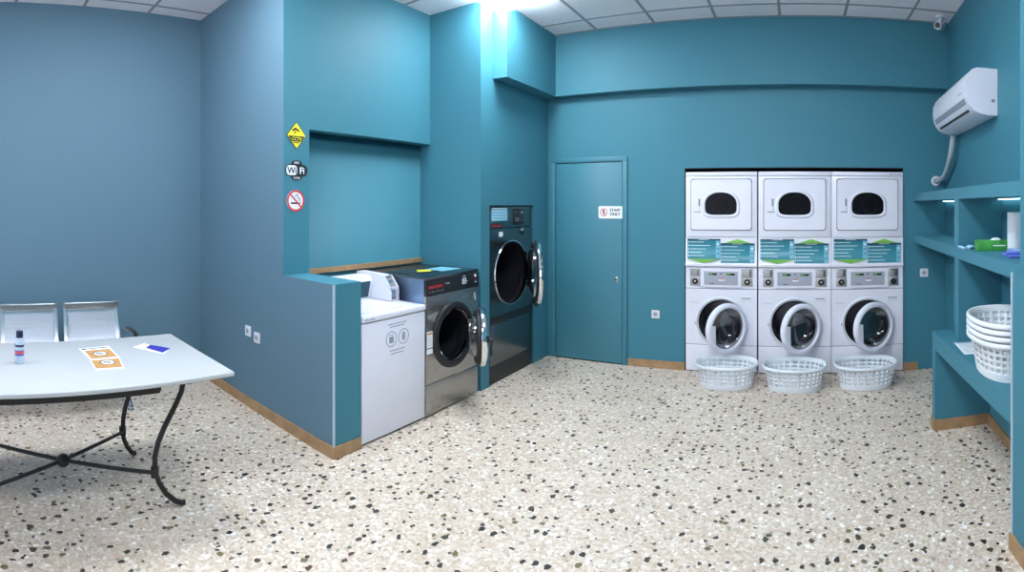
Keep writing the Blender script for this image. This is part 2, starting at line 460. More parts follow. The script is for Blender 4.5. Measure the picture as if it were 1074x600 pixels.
t = thing('wifi_sign', 'black and white Wi-Fi sticker between the yellow diamond and no-smoking stickers', 'sign', (SX + .001, 2.224, 1.86), R(90))
w = MB(); w.prism(rrect(-.098, .098, -.043, .043, .036), -.003, 0, 'xz'); w.prism(rrect(-.048, .048, -.072, .072, .03), -.0032, -.0001, 'xz'); w.build('badge', 'inkblack', t)
w = MB(); w.prism(rrect(-.091, .004, -.036, .036, .026), -.0045, -.003, 'xz'); w.build('white_bubble', 'ink', t)
w = MB(); text_bm(w, 'Wi', .066, (-.042, -.0055, -.023), 'CENTER', bold=.001, m=0)
text_bm(w, 'Fi', .066, (.047, -.0045, -.023), 'CENTER', bold=.0015, m=1)
text_bm(w, 'FREE', .022, (0, -.0045, .048), 'CENTER', m=1); text_bm(w, 'ZONE', .022, (0, -.0045, -.063), 'CENTER', m=1)
w.build('lettering', ['inkblack', 'ink'], t)

t = thing('no_smoking_sign', 'round white no-smoking sticker with red ring, lowest of three', 'sign', (SX + .001, 2.215, 1.638), R(90))
w = MB(); disc(w, 0, .078, 0, 0, -.003, 0, t=.003); w.build('disc', 'paper', t)
w = MB(); disc(w, .064, .078, 0, 0, -.0045, 0); bar(w, -.048, .048, .048, -.048, .011, -.0058, 0); w.build('red_ring', 'redsign', t)
w = MB(); bar(w, -.042, -.018, .030, -.018, .013, -.0045, 0); bar(w, .036, -.018, .042, -.018, .013, -.0045, 0)
for pts in (((.0, .030), (.006, .045), (.018, .045), (.020, .03)), ((.018, .022), (.030, .024), (.036, .008), (.030, -.003))):
    w.tube([(u, -.004, v) for u, v in pts], .0028, 6)
w.build('cigarette', 'inkblack', t)

# ------------------------------------------------------------------ sockets
def socket(label, loc, rz=0, s=.04):
    t = thing('power_socket', label, 'power socket', loc, rz)
    MB().prism(rrect(-s, s, -s, s, .006), -.009, 0, 'xz').build('cover_plate', 'white2', t)
    w = MB(); w.lathe([(.027, -.0085), (.027, -.012), (.022, -.012)], (0, 0, 0), 'y', 28, 0); w.lathe([(.022, -.012), (.020, -.0092), (.0001, -.0092)], (0, 0, 0), 'y', 28, 1); w.build('socket_well', ['white2', 'display'], t)
    w = MB()
    for x in (-.009, .009): w.lathe([(.0001, -.0105), (.0035, -.0105), (.0035, -.0092)], (x, 0, 0), 'y', 10)
    w.build('pin_holes', 'inkblack', t)
socket('white wall socket on the back wall between door and machines', (-1.372, YB, .53))
socket('white wall socket on the back wall beside the shelving', (1.243, YB, .945))
socket('left-hand white socket of the pair low on the blue-grey side wall', (-3.63, PY, .60))
socket('right-hand white socket of the pair low on the blue-grey side wall', (-3.49, PY, .575))

# ------------------------------------------------------------------ stacked washer-dryers
W2 = .3455
def dshape(a):      # dryer window outline: arched top, flatter bottom, as radius about its centre
    ca, sa = abs(cos(a)), sin(a)
    n = 2.25 if sa > 0 else 4.6
    A, B = .154, (.120 if sa > 0 else .094)
    return 1 / ((ca / A) ** n + (abs(sa) / B) ** n) ** (1 / n)
def stack(label, x, logo, phi):
    t = thing('stacked_washer_dryer', label, 'washing machine', (x, YB - .02, 0), 0, 'stacked washer dryers in the back wall')
    D = .68
    # cabinets as shells
    w = MB()
    w.box(-W2, -W2 + .012, .02, D, .012, 1.925); w.box(W2 - .012, W2, .02, D, .012, 1.925); w.box(-W2, W2, D - .01, D, .012, 1.925)
    w.box(-W2, W2, .02, D, 1.913, 1.925); w.box(-W2, W2, .02, D, .012, .03)
    w.box(-W2 + .03, W2 - .03, .03, .06, 0, .02)
    w.build('cabinet', 'white', t)
    # dryer front
    w = MB(); w.box(-W2, W2, .0, .02, 1.889, 1.927, bev=.003); w.box(-W2, W2, -.002, .02, 1.302, 1.885, bev=.003); w.build('dryer_front', 'white', t)
    dd = MB(); dd.prism(rrect(-.2985, .2985, 1.3645, 1.8615, .026), -.0045, -.002, 'xz', 1)
    dd.plate(-.291, .291, 1.372, 1.854, dshape, (0, 1.608), -.014, -.0034, 0, rc=.02)
    dr = dd.build('dryer_door', ['white', 'line'], t)
    w = MB(); P = []
    for k, (s, y) in enumerate(((1.0, -.0145), (1.0, -.024), (1.05, -.028), (1.13, -.026), (1.19, -.0145))):
        P.append([(dshape(a) * s * cos(a), y, 1.608 + dshape(a) * s * sin(a) - (.012 * (s - 1) / .19 if sin(a) < 0 else 0)) for a in [2 * pi * i / 64 for i in range(64)]])
    w.grid(P, 0, cv=True); w.build('window_frame', 'white', dr)
    w = MB(); V = w.grid([[(dshape(a) * s * cos(a), -.0145, 1.608 + dshape(a) * s * sin(a)) for a in [2 * pi * i / 64 for i in range(64)]] for s in (1.0, .5, .01)], 0, cv=True)
    w.build('window_glass', 'darkglass', dr)
    w = MB()
    w.prism([(dshape(a) * cos(a) * .999, 1.608 + dshape(a) * sin(a) * .999) for a in [2 * pi * i / 64 for i in range(64)]], -.0065, -.004, 'xz', 0)
    w.lathe([(.082, -.0066), (.086, -.009), (.09, -.0066)], (.02, 0, 1.61), 'y', 30, 1, sx=.8)
    w.build('dryer_drum', ['drumdark', 'drum'], dr)
    w = MB(); w.box(-.222, -.196, -.0175, -.0138, 1.545, 1.675, 0, .0015); w.box(-.217, -.201, -.018, -.0174, 1.60, 1.668, 1); w.box(-.258, -.196, -.0165, -.0138, 1.538, 1.5455, 1)
    w.build('door_handle', ['white2', 'line'], dr)
    if logo:
        w = MB(); disc(w, 0, .006, .222, 1.906, -.0012, 1); text_bm(w, 'SPEED QUEEN', .015, (.235, -.0008, 1.901), m=0); w.build('brand_mark', ['labelblue', 'labelblue'], t)
    # instruction panel (leans back a little), with two signs
    w = MB(); w.prism([(-.004, 1.298), (.02, 1.298), (.02, 1.012), (-.004, 1.012), (-.020, 1.022), (-.022, 1.040), (-.010, 1.060)], -W2, W2, 'yz'); ip = w.build('instruction_panel', 'white', t)
    def sign(x0, x1, z0, z1, tip, name):
        y = -.0125
        w = MB(); w.box(x0, x1, y - .001, -.004, z0, z1, 0)
        cx = (x0 + x1) / 2; cw = (x1 - x0)
        w.box(x1 - cw * .13, x1 - .004, y - .0018, y - .001, z0 + .01, z1 - .02, 1)
        w.box(x0, x1, y - .0022, y - .001, z1 - .013, z1, 2)
        for k in range(5):
            zz = z1 - .032 - k * (z1 - z0 - .05) / 4.4
            L_ = (.42, .62, .50, .36, .44)[k]
            w.box(x0 + .026, x0 + .026 + cw * L_, y - .0018, y - .001, zz - .0022, zz + .0022, 3)
            w.box(x0 + .008, x0 + .016, y - .0018, y - .001, zz - .006, zz + .006, 3)
        for k in range(3):
            zz = z1 - .05 - k * .045
            w.box(x1 - cw * .10, x1 - cw * .04, y - .0024, y - .0018, zz - .007, zz + .007, 0 if k else 3)
        w.box(cx - .05, cx + .05, y - .0028, y - .0022, z1 - .0085, z1 - .0045, 3)
        s = w.build(name, ['sign_teal', 'sign_light', 'sign_dark', 'ink'], ip)
        w = MB()
        if tip > z1: w.prism([(cx - cw * .40, z1 + .002), (cx + cw * .40, z1 + .002), (cx, tip)], y, -.003, 'xz')
        else: w.prism([(cx - cw * .47, z0), (cx + cw * .47, z0), (cx, tip)], -.026, -.005, 'xz')
        return w.build('green_arrow', 'green', ip)
    sign(-.326, -.006, 1.090, 1.284, 1.052, 'instruction_sign')
    sign(-.002, .322, 1.050, 1.243, 1.284, 'instruction_sign')
    # control section
    w = MB(); w.box(-W2, W2, .002, .02, .805, 1.008); w.prism(rrect(-.196, .196, .822, 1.003, .012), -.014, .003, 'xz'); cp = w.build('control_panel', 'white', t)
    w = MB(); w.prism(rrect(-.164, .164, .842, .972, .004), -.0155, -.0139, 'xz', 0)
    for x0, x1 in ((-.115, -.038), (.055, .135)):
        w.box(x0, x1, -.0165, -.0154, .936, .956, 1); w.box(x0 + .006, x0 + .034, -.0169, -.0164, .940, .952, 2)
    w.box(-.005, .008, -.0165, -.0154, .944, .956, 1)
    w.box(-.022, .036, -.0165, -.0154, .884, .894, 3); w.box(-.016, .030, -.0165, -.0154, .900, .906, 4)
    for k in range(9): w.box(-.14 + k * .033, -.125 + k * .033, -.0165, -.0154, .868, .873, 5)
    w.box(-.11, -.06, -.0165, -.0154, .852, .857, 1); w.box(.12, .138, -.0165, -.0154, .855, .868, 5)
    w.build('display', ['display', 'lcd', 'led', 'ink', 'labelred', 'inkgrey'], cp)
    for sx in (-1, 1):
        xc = sx * .252
        w = MB(); w.box(xc - .05, xc + .05, -.004, .004, .915, .998, 0, .002); w.box(xc - .05, xc + .05, -.006, .004, .832, .910, 0, .003)
        w.box(xc + .022, xc + .032, -.0052, -.0038, .93, .985, 1); w.box(xc - .03, xc + .012, -.007, -.004, .985, .992, 2)
        w.lathe([(.030, -.006), (.028, -.011), (.018, -.011), (.014, -.007), (.0001, -.007)], (xc, 0, .872), 'y', 24, 1)
        w.lathe([(.0001, -.015), (.009, -.015), (.012, -.007)], (xc, 0, .876), 'y', 16, 2)
        w.build('coin_box', ['coin', 'black', 'chrome'], cp)
    # washer front
    w = MB(); w.plate(-W2, W2, .267, .801, circ(.222), (0, .478), -.002, .02, 0)
    w.box(-W2, W2, -.002, .02, .012, .261, 0, .002)
    w.box(-W2, W2, .0, .012, .2615, .2675, 1); w.box(-W2, W2, .0, .012, .8, .807, 1); w.build('washer_front', ['white', 'line'], t)
    w = MB(); w.lathe([(.250, -.002), (.246, -.010), (.236, -.012), (.228, -.004), (.222, .012), (.222, .03)], (0, 0, .478), 'y', 56, 0)
    w.box(-.262, -.238, -.0135, -.002, .452, .492, 0, .003); w.box(-.254, -.246, -.0142, -.013, .467, .478, 1)
    w.build('door_surround', ['white2', 'inkblack'], t)
    w = MB(); w.lathe([(.222, .02), (.226, .05), (.205, .07), (.195, .075)], (0, 0, .478), 'y', 48); w.build('gasket', 'rubber', t)
    w = MB(); w.lathe([(.20, .07), (.245, .10), (.245, .42), (.0001, .42)], (0, 0, .478), 'y', 40)
    for k in range(3):
        a = 2 * pi * k / 3 + .5
        w.tube([(.235 * cos(a), .11, .478 + .235 * sin(a)), (.235 * cos(a), .41, .478 + .235 * sin(a))], .02, 8)
    w.build('drum', 'drum', t)
    w = MB(); w.prism(rrect(.190, .292, .682, .732, .008), -.008, -.002, 'xz', 0); w.box(.198, .284, -.0085, -.0078, .714, .722, 1); w.build('dispenser_handle', ['white2', 'line'], t)
    w = MB(); text_bm(w, 'SPEED QUEEN', .013, (-.305, -.0026, .665)); w.build('brand_mark', 'inkgrey', t)
    # open porthole door, hinged at the right
    dm_ = MB()
    c = (-.230, 0, 0)
    dm_.lathe([(.184, .012), (.184, -.006), (.188, -.020), (.196, -.027), (.212, -.026), (.224, -.016), (.229, .004), (.228, .022), (.215, .030), (.184, .012)], c, 'y', 56)
    dm_.box(-.02, .012, -.012, .012, -.05, .05, bev=.004)
    door = dm_.build('washer_door', 'white', t, (.242, -.03, .472), R(phi))
    w = MB(); w.lathe([(.184, -.008), (.176, .01), (.160, .05), (.13, .085), (.07, .10), (.0001, .104)], c, 'y', 44); w.build('porthole_glass', 'glass', door)
    w = MB(); w.lathe([(.177, .002), (.180, -.008), (.1845, -.012)], c, 'y', 44); w.build('glass_seal', 'line', door)
    w = MB(); pts = [(-.230 + .19 * cos(a), .19 * sin(a)) for a in [pi - .25 + i * .1 for i in range(11)]]
    pts += [(-.230 - .145, -.118), (-.230 - .150, .045)]
    w.prism(pts, -.026, -.012, 'xz'); w.build('door_grip', 'white2', door)
    return t
xs = [-1.0665 + .3485, -.0135, .6825]
stack('leftmost stacked white washer dryer, the one nearest the teal door', xs[0], False, 46)
stack('middle white stacked washer dryer of the three in the back wall', xs[1], False, 39)
stack('rightmost stacked white washer dryer, the one nearest the shelving', xs[2], True, 30)

# ------------------------------------------------------------------ laundry baskets
def basket_mesh():
    a0, b0, a1, b1, h = .228, .155, .266, .190, .205
    NC, rows = 30, 4
    def P(u, z):
        k = z / h; A = a0 + (a1 - a0) * k; B = b0 + (b1 - b0) * k; t = 2 * pi * u
        n = 2.35
        c, s_ = cos(t), sin(t)
        return Vector((A * math.copysign(abs(c) ** (2 / n), c), B * math.copysign(abs(s_) ** (2 / n), s_), z))
    mb = MB()
    z0, z1 = .042, .182
    def strip(za, zb, n=NC * 4, k=2):
        mb.grid([[P(i / n, za + (zb - za) * j / k) for i in range(n)] for j in range(k + 1)], 0, cv=True)
    strip(.004, z0); strip(z1, h)
    rh = (z1 - z0) / rows
    for r in range(rows):
        zc = z0 + (r + .5) * rh
        rad = .25 if r < 3 else .36
        for k in range(NC):
            uc = (k + .5) / NC; hu = .5 / NC; hz = rh / 2
            O, I = [], []
            for q in range(16):
                side, f = divmod(q, 4); f = f / 4 * 2 - 1
                u, v = [(f, -1), (1, f), (-f, 1), (-1, -f)][side]
                O.append(P((uc + u * hu) % 1.0, zc + v * hz))
                a = math.atan2(v, u); n_ = 3.5 if r < 3 else 2
                rr = 1 / (abs(cos(a)) ** n_ + abs(sin(a)) ** n_) ** (1 / n_)
                I.append(P(uc + rr * cos(a) * hu * rad * 2 * .92, zc + rr * sin(a) * hz * rad * 2 * .92))
            mb.grid([O, I], 0, cv=True)
    # bottom
    n = NC * 4
    mb.grid([[Vector((P(i / n, .004).x * s_, P(i / n, .004).y * s_, .004 if s_ > .9 else .010)) for i in range(n)] for s_ in (1, .88, .4, .001)], 0, cv=True)
    # rolled rim
    def rim(off, z): return [Vector((P(i / n, h).x * (1 + off / .266), P(i / n, h).y * (1 + off / .19), z)) for i in range(n)]
    mb.grid([rim(0, h - .001), rim(.006, h + .006), rim(.014, h + .007), rim(.020, h + .001), rim(.021, h - .012), rim(.018, h - .016)], 0, cv=True)
    return mb
b0 = basket_mesh().build('laundry_basket', 'basket', ang=50)
sm = b0.modifiers.new('wall', 'SOLIDIFY'); sm.thickness = .0028; sm.offset = 0
def basket(src, loc, rz, label, group):
    o = src if src else b0.copy()
    if not src: C.objects.link(o)
    o.location = loc; o.rotation_euler = (0, 0, rz); tag(o, label, 'laundry basket', group)
FG = 'laundry baskets standing on the floor'
basket(b0, (-.622, 4.640, .0), R(2), 'white laundry basket on the floor before the left stacked machine', FG)
basket(None, (-.012, 4.618, .0), R(-1), 'white laundry basket on the floor before the middle stacked machine', FG)
basket(None, (.618, 4.640, .0), R(1), 'white laundry basket on the floor before the right stacked machine', FG)
SG = 'nested laundry baskets on the counter'
for k, lb in enumerate(('bottom basket of the nested white stack on the teal counter', 'second basket from the bottom of the white stack on the counter',
                        'second basket from the top of the white stack on the counter', 'top basket of the nested white stack on the teal counter')):
    basket(None, (1.135, 2.665, .692 + .033 * k), R(88), lb, SG)

# ------------------------------------------------------------------ top loading washer
t = thing('top_load_washer', 'white top-loading washer with coin box, beside the low partition', 'washing machine', (-2.56, 2.671, 0), R(90))
hw = .321
w = MB(); w.box(-hw, hw, .0, .64, .015, .812, 0, .006); w.box(-hw + .03, hw - .03, .02, .6, 0, .02, 1); body = w.build('cabinet', ['white', 'black'], t)
w = MB(); w.box(-hw, hw, -.012, .645, .818, .862, 0, .010, 3); lidp = w.build('top_panel', 'white', t)
w = MB(); w.prism(rrect(-.25, .16, .06, .46, .03), .8615, .868, 'xy', 0); w.build('lid', 'white', lidp)
w = MB(); w.box(-hw + .01, hw - .01, .004, .6, .811, .819); w.build('seam', 'line', t)
w = MB(); w.prism([(.50, .862), (.47, 1.00), (.50, 1.045), (.64, 1.045), (.64, .862)], -hw, hw, 'yz', 0); con = w.build('console', 'white2', t)
w = MB(); w.prism([(.494, .875), (.4655, .998), (.4665, 1.004), (.499, .875)], -hw + .02, .2, 'yz'); w.build('control_panel', 'sign_dark', con)
# coin meter case standing on the right of the top, running back to the console
w = MB()
x0, x1 = .225, .315
w.prism([(.60, .863), (.655, 1.062), (.335, 1.052), (.262, .965), (.262, .863)], x0, x0 + .006, 'yz')
w.prism([(.60, .863), (.655, 1.062), (.335, 1.052), (.262, .965), (.262, .863)], x1 - .006, x1, 'yz')
for (ya, za), (yb, zb) in (((.335, 1.052), (.655, 1.062)), ((.60, .863), (.262, .863)), ((.60, .863), (.655, 1.062)), ((.30, .965), (.262, .965))):
    a = Vector((yb - ya, zb - za)).normalized(); nn = Vector((-a.y, a.x)) * .003
    w.prism([(ya + nn.x, za + nn.y), (yb + nn.x, zb + nn.y), (yb - nn.x, zb - nn.y), (ya - nn.x, za - nn.y)], x0, x1, 'yz')
w.box(x0, x1, .262, .272, .863, .870); w.prism([(.262, .951), (.272, .951), (.30, .965), (.262, .966)], x0, x1, 'yz')
cb = w.build('coin_case', 'white', t)
w = MB(); w.prism([(.345, 1.045), (.355, 1.045), (.30, .97), (.288, .97)], x0 + .006, x1 - .006, 'yz', 0); w.box(x0 + .006, x1 - .006, .29, .30, .868, .962, 0)
w.box(x0 + .03, x1 - .03, .284, .291, .885, .935, 1); w.box(x0 + .02, x1 - .02, .308, .318, .99, 1.02, 1)
w.build('coin_slide', ['coin', 'chrome'], cb)
w = MB(); text_bm(w, 'SPEED QUEEN', .015, (-.308, -.0126, .834), bold=.0003); w.build('brand_mark', 'inkgrey', t)
w = MB()
for k, (zz, L_) in enumerate(((.770, .19), (.752, .15))): w.box(.0 - L_ / 2 + .02, .0 + L_ / 2 + .02, -.0012, .001, zz - .0035, zz + .0035)
for k, (zz, L_) in enumerate(((.585, .15), (.562, .13))): w.box(.0 - L_ / 2 + .02, .0 + L_ / 2 + .02, -.0012, .001, zz - .0035, zz + .0035)
for cx in (-.04, .085):
    disc(w, .049, .055, cx, .668, -.0012, 0, t=.002)
w.box(-.062, -.018, -.0012, .001, .640, .684); w.box(-.066, -.014, -.0012, .001, .694, .699); 
w.prism([(.085 + .017 * cos(a), .668 + .032 * sin(a)) for a in [2 * pi * i / 20 for i in range(20)]], -.0012, .001, 'xz')
w.build('printed_instructions', 'inkgrey', t)

# ------------------------------------------------------------------ steel front loader
t = thing('front_load_washer', 'stainless steel front-loading washer with open round door, right of the white washer', 'washing machine', (-2.56, 3.343, 0), R(90))
hw = .342; zc = .572
w = MB(); w.plate(-hw, hw, .247, .912, circ(.235), (0, zc), 0, .02); w.box(-hw, hw, 0, .02, .012, .243, 0, .002); w.build('front_panel', 'steel', t)
w = MB(); w.box(-hw, -hw + .01, .02, .66, .012, 1.04, 0); w.box(hw - .01, hw, .02, .66, .012, 1.04); w.box(-hw, hw, .65, .66, .012, 1.04); w.box(-hw + .02, hw - .02, .03, .6, 0, .03)
w.build('cabinet', 'galv', t)
w = MB(); w.box(-hw - .002, hw + .002, -.004, .662, 1.040, 1.062, 0, .004); tp = w.build('top_panel', 'steel_dark', t)
w = MB(); w.box(-.30, .02, .18, .44, 1.062, 1.066); w.build('dark_mat', 'black', tp)
w = MB(); w.prism([(-.16, .24), (-.06, .18), (.02, .26), (-.08, .33)], 1.066, 1.0675, 'xy'); w.build('warning_sticker', 'yellow', tp).__setitem__('label', 'yellow warning sticker on the machine top')
w = MB(); w.prism([(.03, .14), (.28, .13), (.27, .34), (.04, .33)], 1.062, 1.0635, 'xy'); w.build('teal_notice', 'sign_light', tp)
w = MB(); w.box(-hw, hw, -.008, .02, .914, 1.038, 0, .003)
kp = [(x, z) for x in (.115, .135, .155) for z in (.965, .982, .999)]
for x, z in kp: w.box(x - .007, x + .007, -.0092, -.0078, z - .006, z + .006, 1)
w.box(.17, .185, -.0092, -.0078, .975, .979, 1); w.box(.12, .15, -.0092, -.0078, 1.018, 1.024, 1)
w.lathe([(.012, -.008), (.012, -.014), (.0001, -.014)], (.290, 0, 1.012), 'y', 16, 1); w.box(.285, .315, -.0094, -.0078, .955, .960, 1); w.box(.292, .298, -.0094, -.0078, .972, .99, 2)
for k in range(6): w.box(-.31 + k * .032, -.304 + k * .032, -.0094, -.0078, .940, .948 + .004 * (k % 2), 3)
for k in range(3): w.box(-.115 + k * .02, -.102 + k * .02, -.0094, -.0078, .985, .996, 3)
cp = w.build('control_panel', ['black', 'ink', 'inkred', 'inkgrey'], t)
w = MB(); w.box(-.325, -.135, -.0088, -.0078, .966, .997, 0); cpb = w.build('brand_plate', mat('dark_red', (.10, .008, .01), rough=.4), cp)
w = MB(); text_bm(w, 'SPEED QUEEN', .024, (-.320, -.0095, .973), bold=.0004, sx=1.05); w.build('brand_lettering', 'inkred', cp)
w = MB(); w.lathe([(.262, 0), (.256, -.018), (.235, -.026), (.215, -.022), (.206, .01), (.203, .05)], (0, 0, zc), 'y', 56); w.build('gasket', 'rubber', t)
w = MB(); w.lathe([(.206, -.004), (.203, -.013), (.197, -.010), (.196, .02)], (0, 0, zc), 'y', 56); w.build('opening_ring', 'chrome', t)
w = MB(); w.lathe([(.20, .04), (.27, .09), (.27, .45), (.0001, .45)], (0, 0, zc), 'y', 44); w.build('drum', 'drumdark', t)
w = MB(); w.box(.288, .325, -.006, 0, .80, .868, 0, .003); w.lathe([(.0001, -.016), (.011, -.016), (.014, -.005)], (.306, 0, .845), 'y', 16, 0); w.build('coin_slot', 'chrome', t)
w = MB(); w.box(-.330, -.262, -.0012, 0, .475, .645, 0); w.box(-.325, -.267, -.0018, -.001, .622, .638, 1); w.box(-.328, -.264, -.0018, -.001, .515, .522, 2)
for k in range(4): w.box(-.32, -.275, -.0018, -.001, .60 - k * .02, .603 - k * .02, 3)
w.build('paper_label', ['paper', 'orange', 'inkblack', 'inkgrey'], t)['label'] = 'white label with orange heading'
w = MB(); c = (-.248, 0, 0)
w.lathe([(.170, .012), (.168, -.014), (.18, -.034), (.205, -.040), (.226, -.030), (.234, -.008), (.230, .010), (.20, .020), (.170, .012)], c, 'y', 56)
w.box(-.03, .014, -.016, .016, -.055, .055, bev=.004)
door = w.build('porthole_door', 'chrome', t, (.275, -.045, zc - .005), R(40))
w = MB(); w.lathe([(.171, -.006), (.165, .02), (.158, .06), (.13, .10), (.07, .115), (.0001, .118)], c, 'y', 44); w.build('porthole_glass', 'glass', door)
w = MB(); w.lathe([(.172, .014), (.178, .042), (.198, .048), (.214, .032), (.216, .018)], c, 'y', 44); w.build('door_gasket', 'rubber', door)
w = MB(); w.tube([(-.455, -.03, .03), (-.47, -.07, .028), (-.470, -.06, -.02), (-.470, -.06, -.09)], .012, 10); w.box(-.475, -.43, -.045, -.02, .0, .055, 0, .004); w.build('door_handle', 'black', door)

# ------------------------------------------------------------------ built-in tumble dryer
t = thing('tumble_dryer', 'tall dark steel tumble dryer built into the wall with open round door', 'tumble dryer', (-2.568, 4.265, 0), R(90))
hw = .389; zc = .972
w = MB(); w.plate(-hw, hw, .60, 1.392, circ(.297), (0, zc), 0, .02); w.box(-hw, hw, 0, .02, 1.397, 1.594, 0, .002); w.box(-hw, hw, .0, .02, .168, .532, 0, .002)
w.build('front_panel', 'steel_dark', t)
w = MB(); w.box(-hw, -hw + .01, .02, .80, .01, 1.59); w.box(hw - .01, hw, .02, .80, .01, 1.59); w.box(-hw, hw, .79, .80, .01, 1.59); w.box(-hw, hw, .02, .80, 1.58, 1.59); w.build('cabinet', 'steel_dark', t)
w = MB(); w.box(-hw, hw, .004, .02, 0, .166); w.box(-hw, hw, -.004, .02, .535, .597, 0, .004); w.box(-.02, .02, -.010, 0, .59, .604, 0, .002); w.build('black_bands', 'black', t)
w = MB(); w.lathe([(.306, 0), (.303, -.008), (.294, -.008), (.292, .03)], (0, 0, zc), 'y', 56); w.build('opening_ring', 'chrome', t)
w = MB(); w.lathe([(.294, .02), (.30, .06), (.36, .10), (.36, .62), (.0001, .62)], (0, 0, zc), 'y', 48); w.build('drum', 'drumdark', t)
w = MB(); w.box(-.355, -.085, -.002, 0, 1.462, 1.568, 0)
for k in range(4): w.box(-.345, -.10, -.003, -.002, 1.475 + k * .026, 1.478 + k * .026, 1)
w.box(-.350, -.09, -.0028, -.002, 1.572, 1.58, 2)
w.build('teal_notice', ['sign_light', 'ink', 'ink'], t)
w = MB(); w.box(-.362, -.165, -.003, 0, 1.402, 1.438, 0); w.build('brand_plate', 'black', t)
w = MB(); text_bm(w, 'SPEED QUEEN', .026, (-.352, -.0045, 1.411), bold=.0004); w.build('brand_lettering', 'inkred', t)
w = MB(); w.box(.02, .225, -.006, 0, 1.418, 1.575, 0, .003)
for x, z in ((.05, 1.54), (.06, 1.46), (.085, 1.46), (.11, 1.46), (.06, 1.48), (.085, 1.48), (.11, 1.48)): w.box(x - .006, x + .006, -.0075, -.0055, z - .005, z + .005, 2)
w.lathe([(.0001, -.014), (.012, -.014), (.014, -.005)], (.175, 0, 1.535), 'y', 16, 1); w.box(.16, .19, -.0075, -.0055, 1.46, 1.465, 1)
w.build('control_panel', ['black', 'chrome', 'inkgrey'], t)
w = MB(); w.box(.15, .225, -.006, 0, 1.322, 1.398, 0, .003); w.lathe([(.0001, -.018), (.014, -.018), (.017, -.005)], (.175, 0, 1.37), 'y', 16, 1); w.build('coin_slot', ['black', 'chrome'], t)
w = MB(); w.box(-.23, -.165, -.002, 0, 1.318, 1.362); w.build('small_label', 'ink', t)
w = MB(); w.box(-.345, -.325, -.004, 0, 1.235, 1.255, 0, .002); w.build('bolt', 'black', t)
w = MB(); c = (-.315, 0, 0)
w.lathe([(.245, .010), (.245, -.012), (.255, -.026), (.285, -.030), (.306, -.020), (.312, -.004), (.306, .014), (.275, .022), (.245, .010)], c, 'y', 64)
w.box(-.03, .012, -.014, .014, .12, .18, bev=.003); w.box(-.03, .012, -.014, .014, -.18, -.12, bev=.003)
door = w.build('round_door', 'chrome', t, (.315, -.035, zc - .002), R(37))
w = MB(); w.lathe([(.247, -.006), (.242, .012), (.235, .045), (.20, .06), (.0001, .066)], c, 'y', 44); w.build('porthole_glass', 'glass', door)
w = MB(); w.lathe([(.25, .012), (.256, .03), (.275, .032), (.29, .018)], c, 'y', 44); w.build('door_gasket', 'rubber', door)
# black surround of the dryer opening
struct(MB().box(-2.561, -2.5595, 3.866, 3.874, 0, 1.606).box(-2.561, -2.5595, 4.656, 4.664, 0, 1.606).box(-2.561, -2.5595, 3.866, 4.664, 1.596, 1.606).build('trim_5', 'gap'))

# ------------------------------------------------------------------ built-in shelving and counter
t = thing('built_in_shelving', 'teal built-in shelving with counter and end panel along the right wall', 'shelving')
def fx(y): return 1.137 - .0425 * (YB - y)
def board(name, y0, y1, z0, z1, f0=None, over=.02, mt='teal'):
    f0 = f0 or fx
    w = MB(); w.prism([(f0(y0), y0), (xr(y0) - .001, y0), (xr(y1) - .001, y1), (f0(y1), y1)], z0, z1, 'xy')
    return w.build(name, mt, t)
board('shelf_board', 2.241, YB - .001, 1.648, 1.722)
board('shelf_board', 2.241, YB - .001, 1.246, 1.322)
board('divider', 3.333, 3.443, 1.322, 1.648)
board('divider', 3.333, 3.443, .692, 1.246)
cf = lambda y: .98
board('counter_top', 2.241, 3.69, .572, .692, cf)
board('end_panel', 3.61, 3.6899, 0, .5719, cf)
w = MB(); w.box(.98 - .012, .98, 3.60, 3.692, 0, .075); w.box(.98 - .012, xr(3.6) - .016, 3.598, 3.61, 0, .075); w.build('plinth', 'wood', t)
for y0, y1 in ((3.46, 4.97), (2.26, 3.32)):
    w = MB(); w.prism([(xr(y0) - .03, y0), (xr(y0) - .012, y0), (xr(y1) - .012, y1), (xr(y1) - .03, y1)], 1.642, 1.6475, 'xy')
    w.build('light_strip', 'ledstrip', t)

# things on the shelf and counter
t = thing('tissue_box', 'green cardboard tissue box lying on the lower teal shelf', 'box', (1.212, 3.055, 1.322), R(-8))
w = MB(); w.box(-.115, .115, -.055, .055, 0, .065, 0, .003); w.build('carton', 'boxgreen', t)
w = MB(); w.box(-.02, .06, -.0562, -.0549, .03, .037, 0); w.build('printed_band', 'ink', t)
w = MB(); w.lathe([(.035, .064), (.030, .072), (.018, .078), (.0001, .080)], (.01, 0, 0), 'z', 14, sz=.5); w.build('tissue', 'paper', t)
w = MB(); w.grid([[(.12 * u, .07 * v, .012 + .010 * sin(9 * u + 5 * v) * cos(7 * v)) for u in [i / 10 - .5 for i in range(11)]] for v in [j / 8 - .5 for j in range(9)]])
o = w.build('film_packet', 'packlight', None, (1.10, 3.225, 1.323), R(20)); so = o.modifiers.new('s', 'SOLIDIFY'); so.thickness = .012
tag(o, 'crumpled pale blue plastic packet at the left end of the green box', 'packet')
for k, (dx, dy, dz, rz, lb) in enumerate(((0, 0, 0, 80, 'lower blue plastic packet lying in front of the white roll'), (.012, .005, .019, 66, 'upper blue plastic packet lying in front of the white roll'))):
    w = MB(); w.box(-.10, .10, -.055, .055, 0, .018, 0, .007, 3); w.box(-.06, .05, -.03, .02, .0175, .0186, 1)
    o = w.build('glove_packet', ['packblue', 'packlight'], None, (1.165 + dx, 2.63 + dy, 1.3222 + dz), R(rz)); tag(o, lb, 'packet', 'blue packets on the shelf')
t = thing('paper_roll', 'tall white paper roll standing on the lower shelf', 'paper roll', (1.28, 2.86, 1.322))
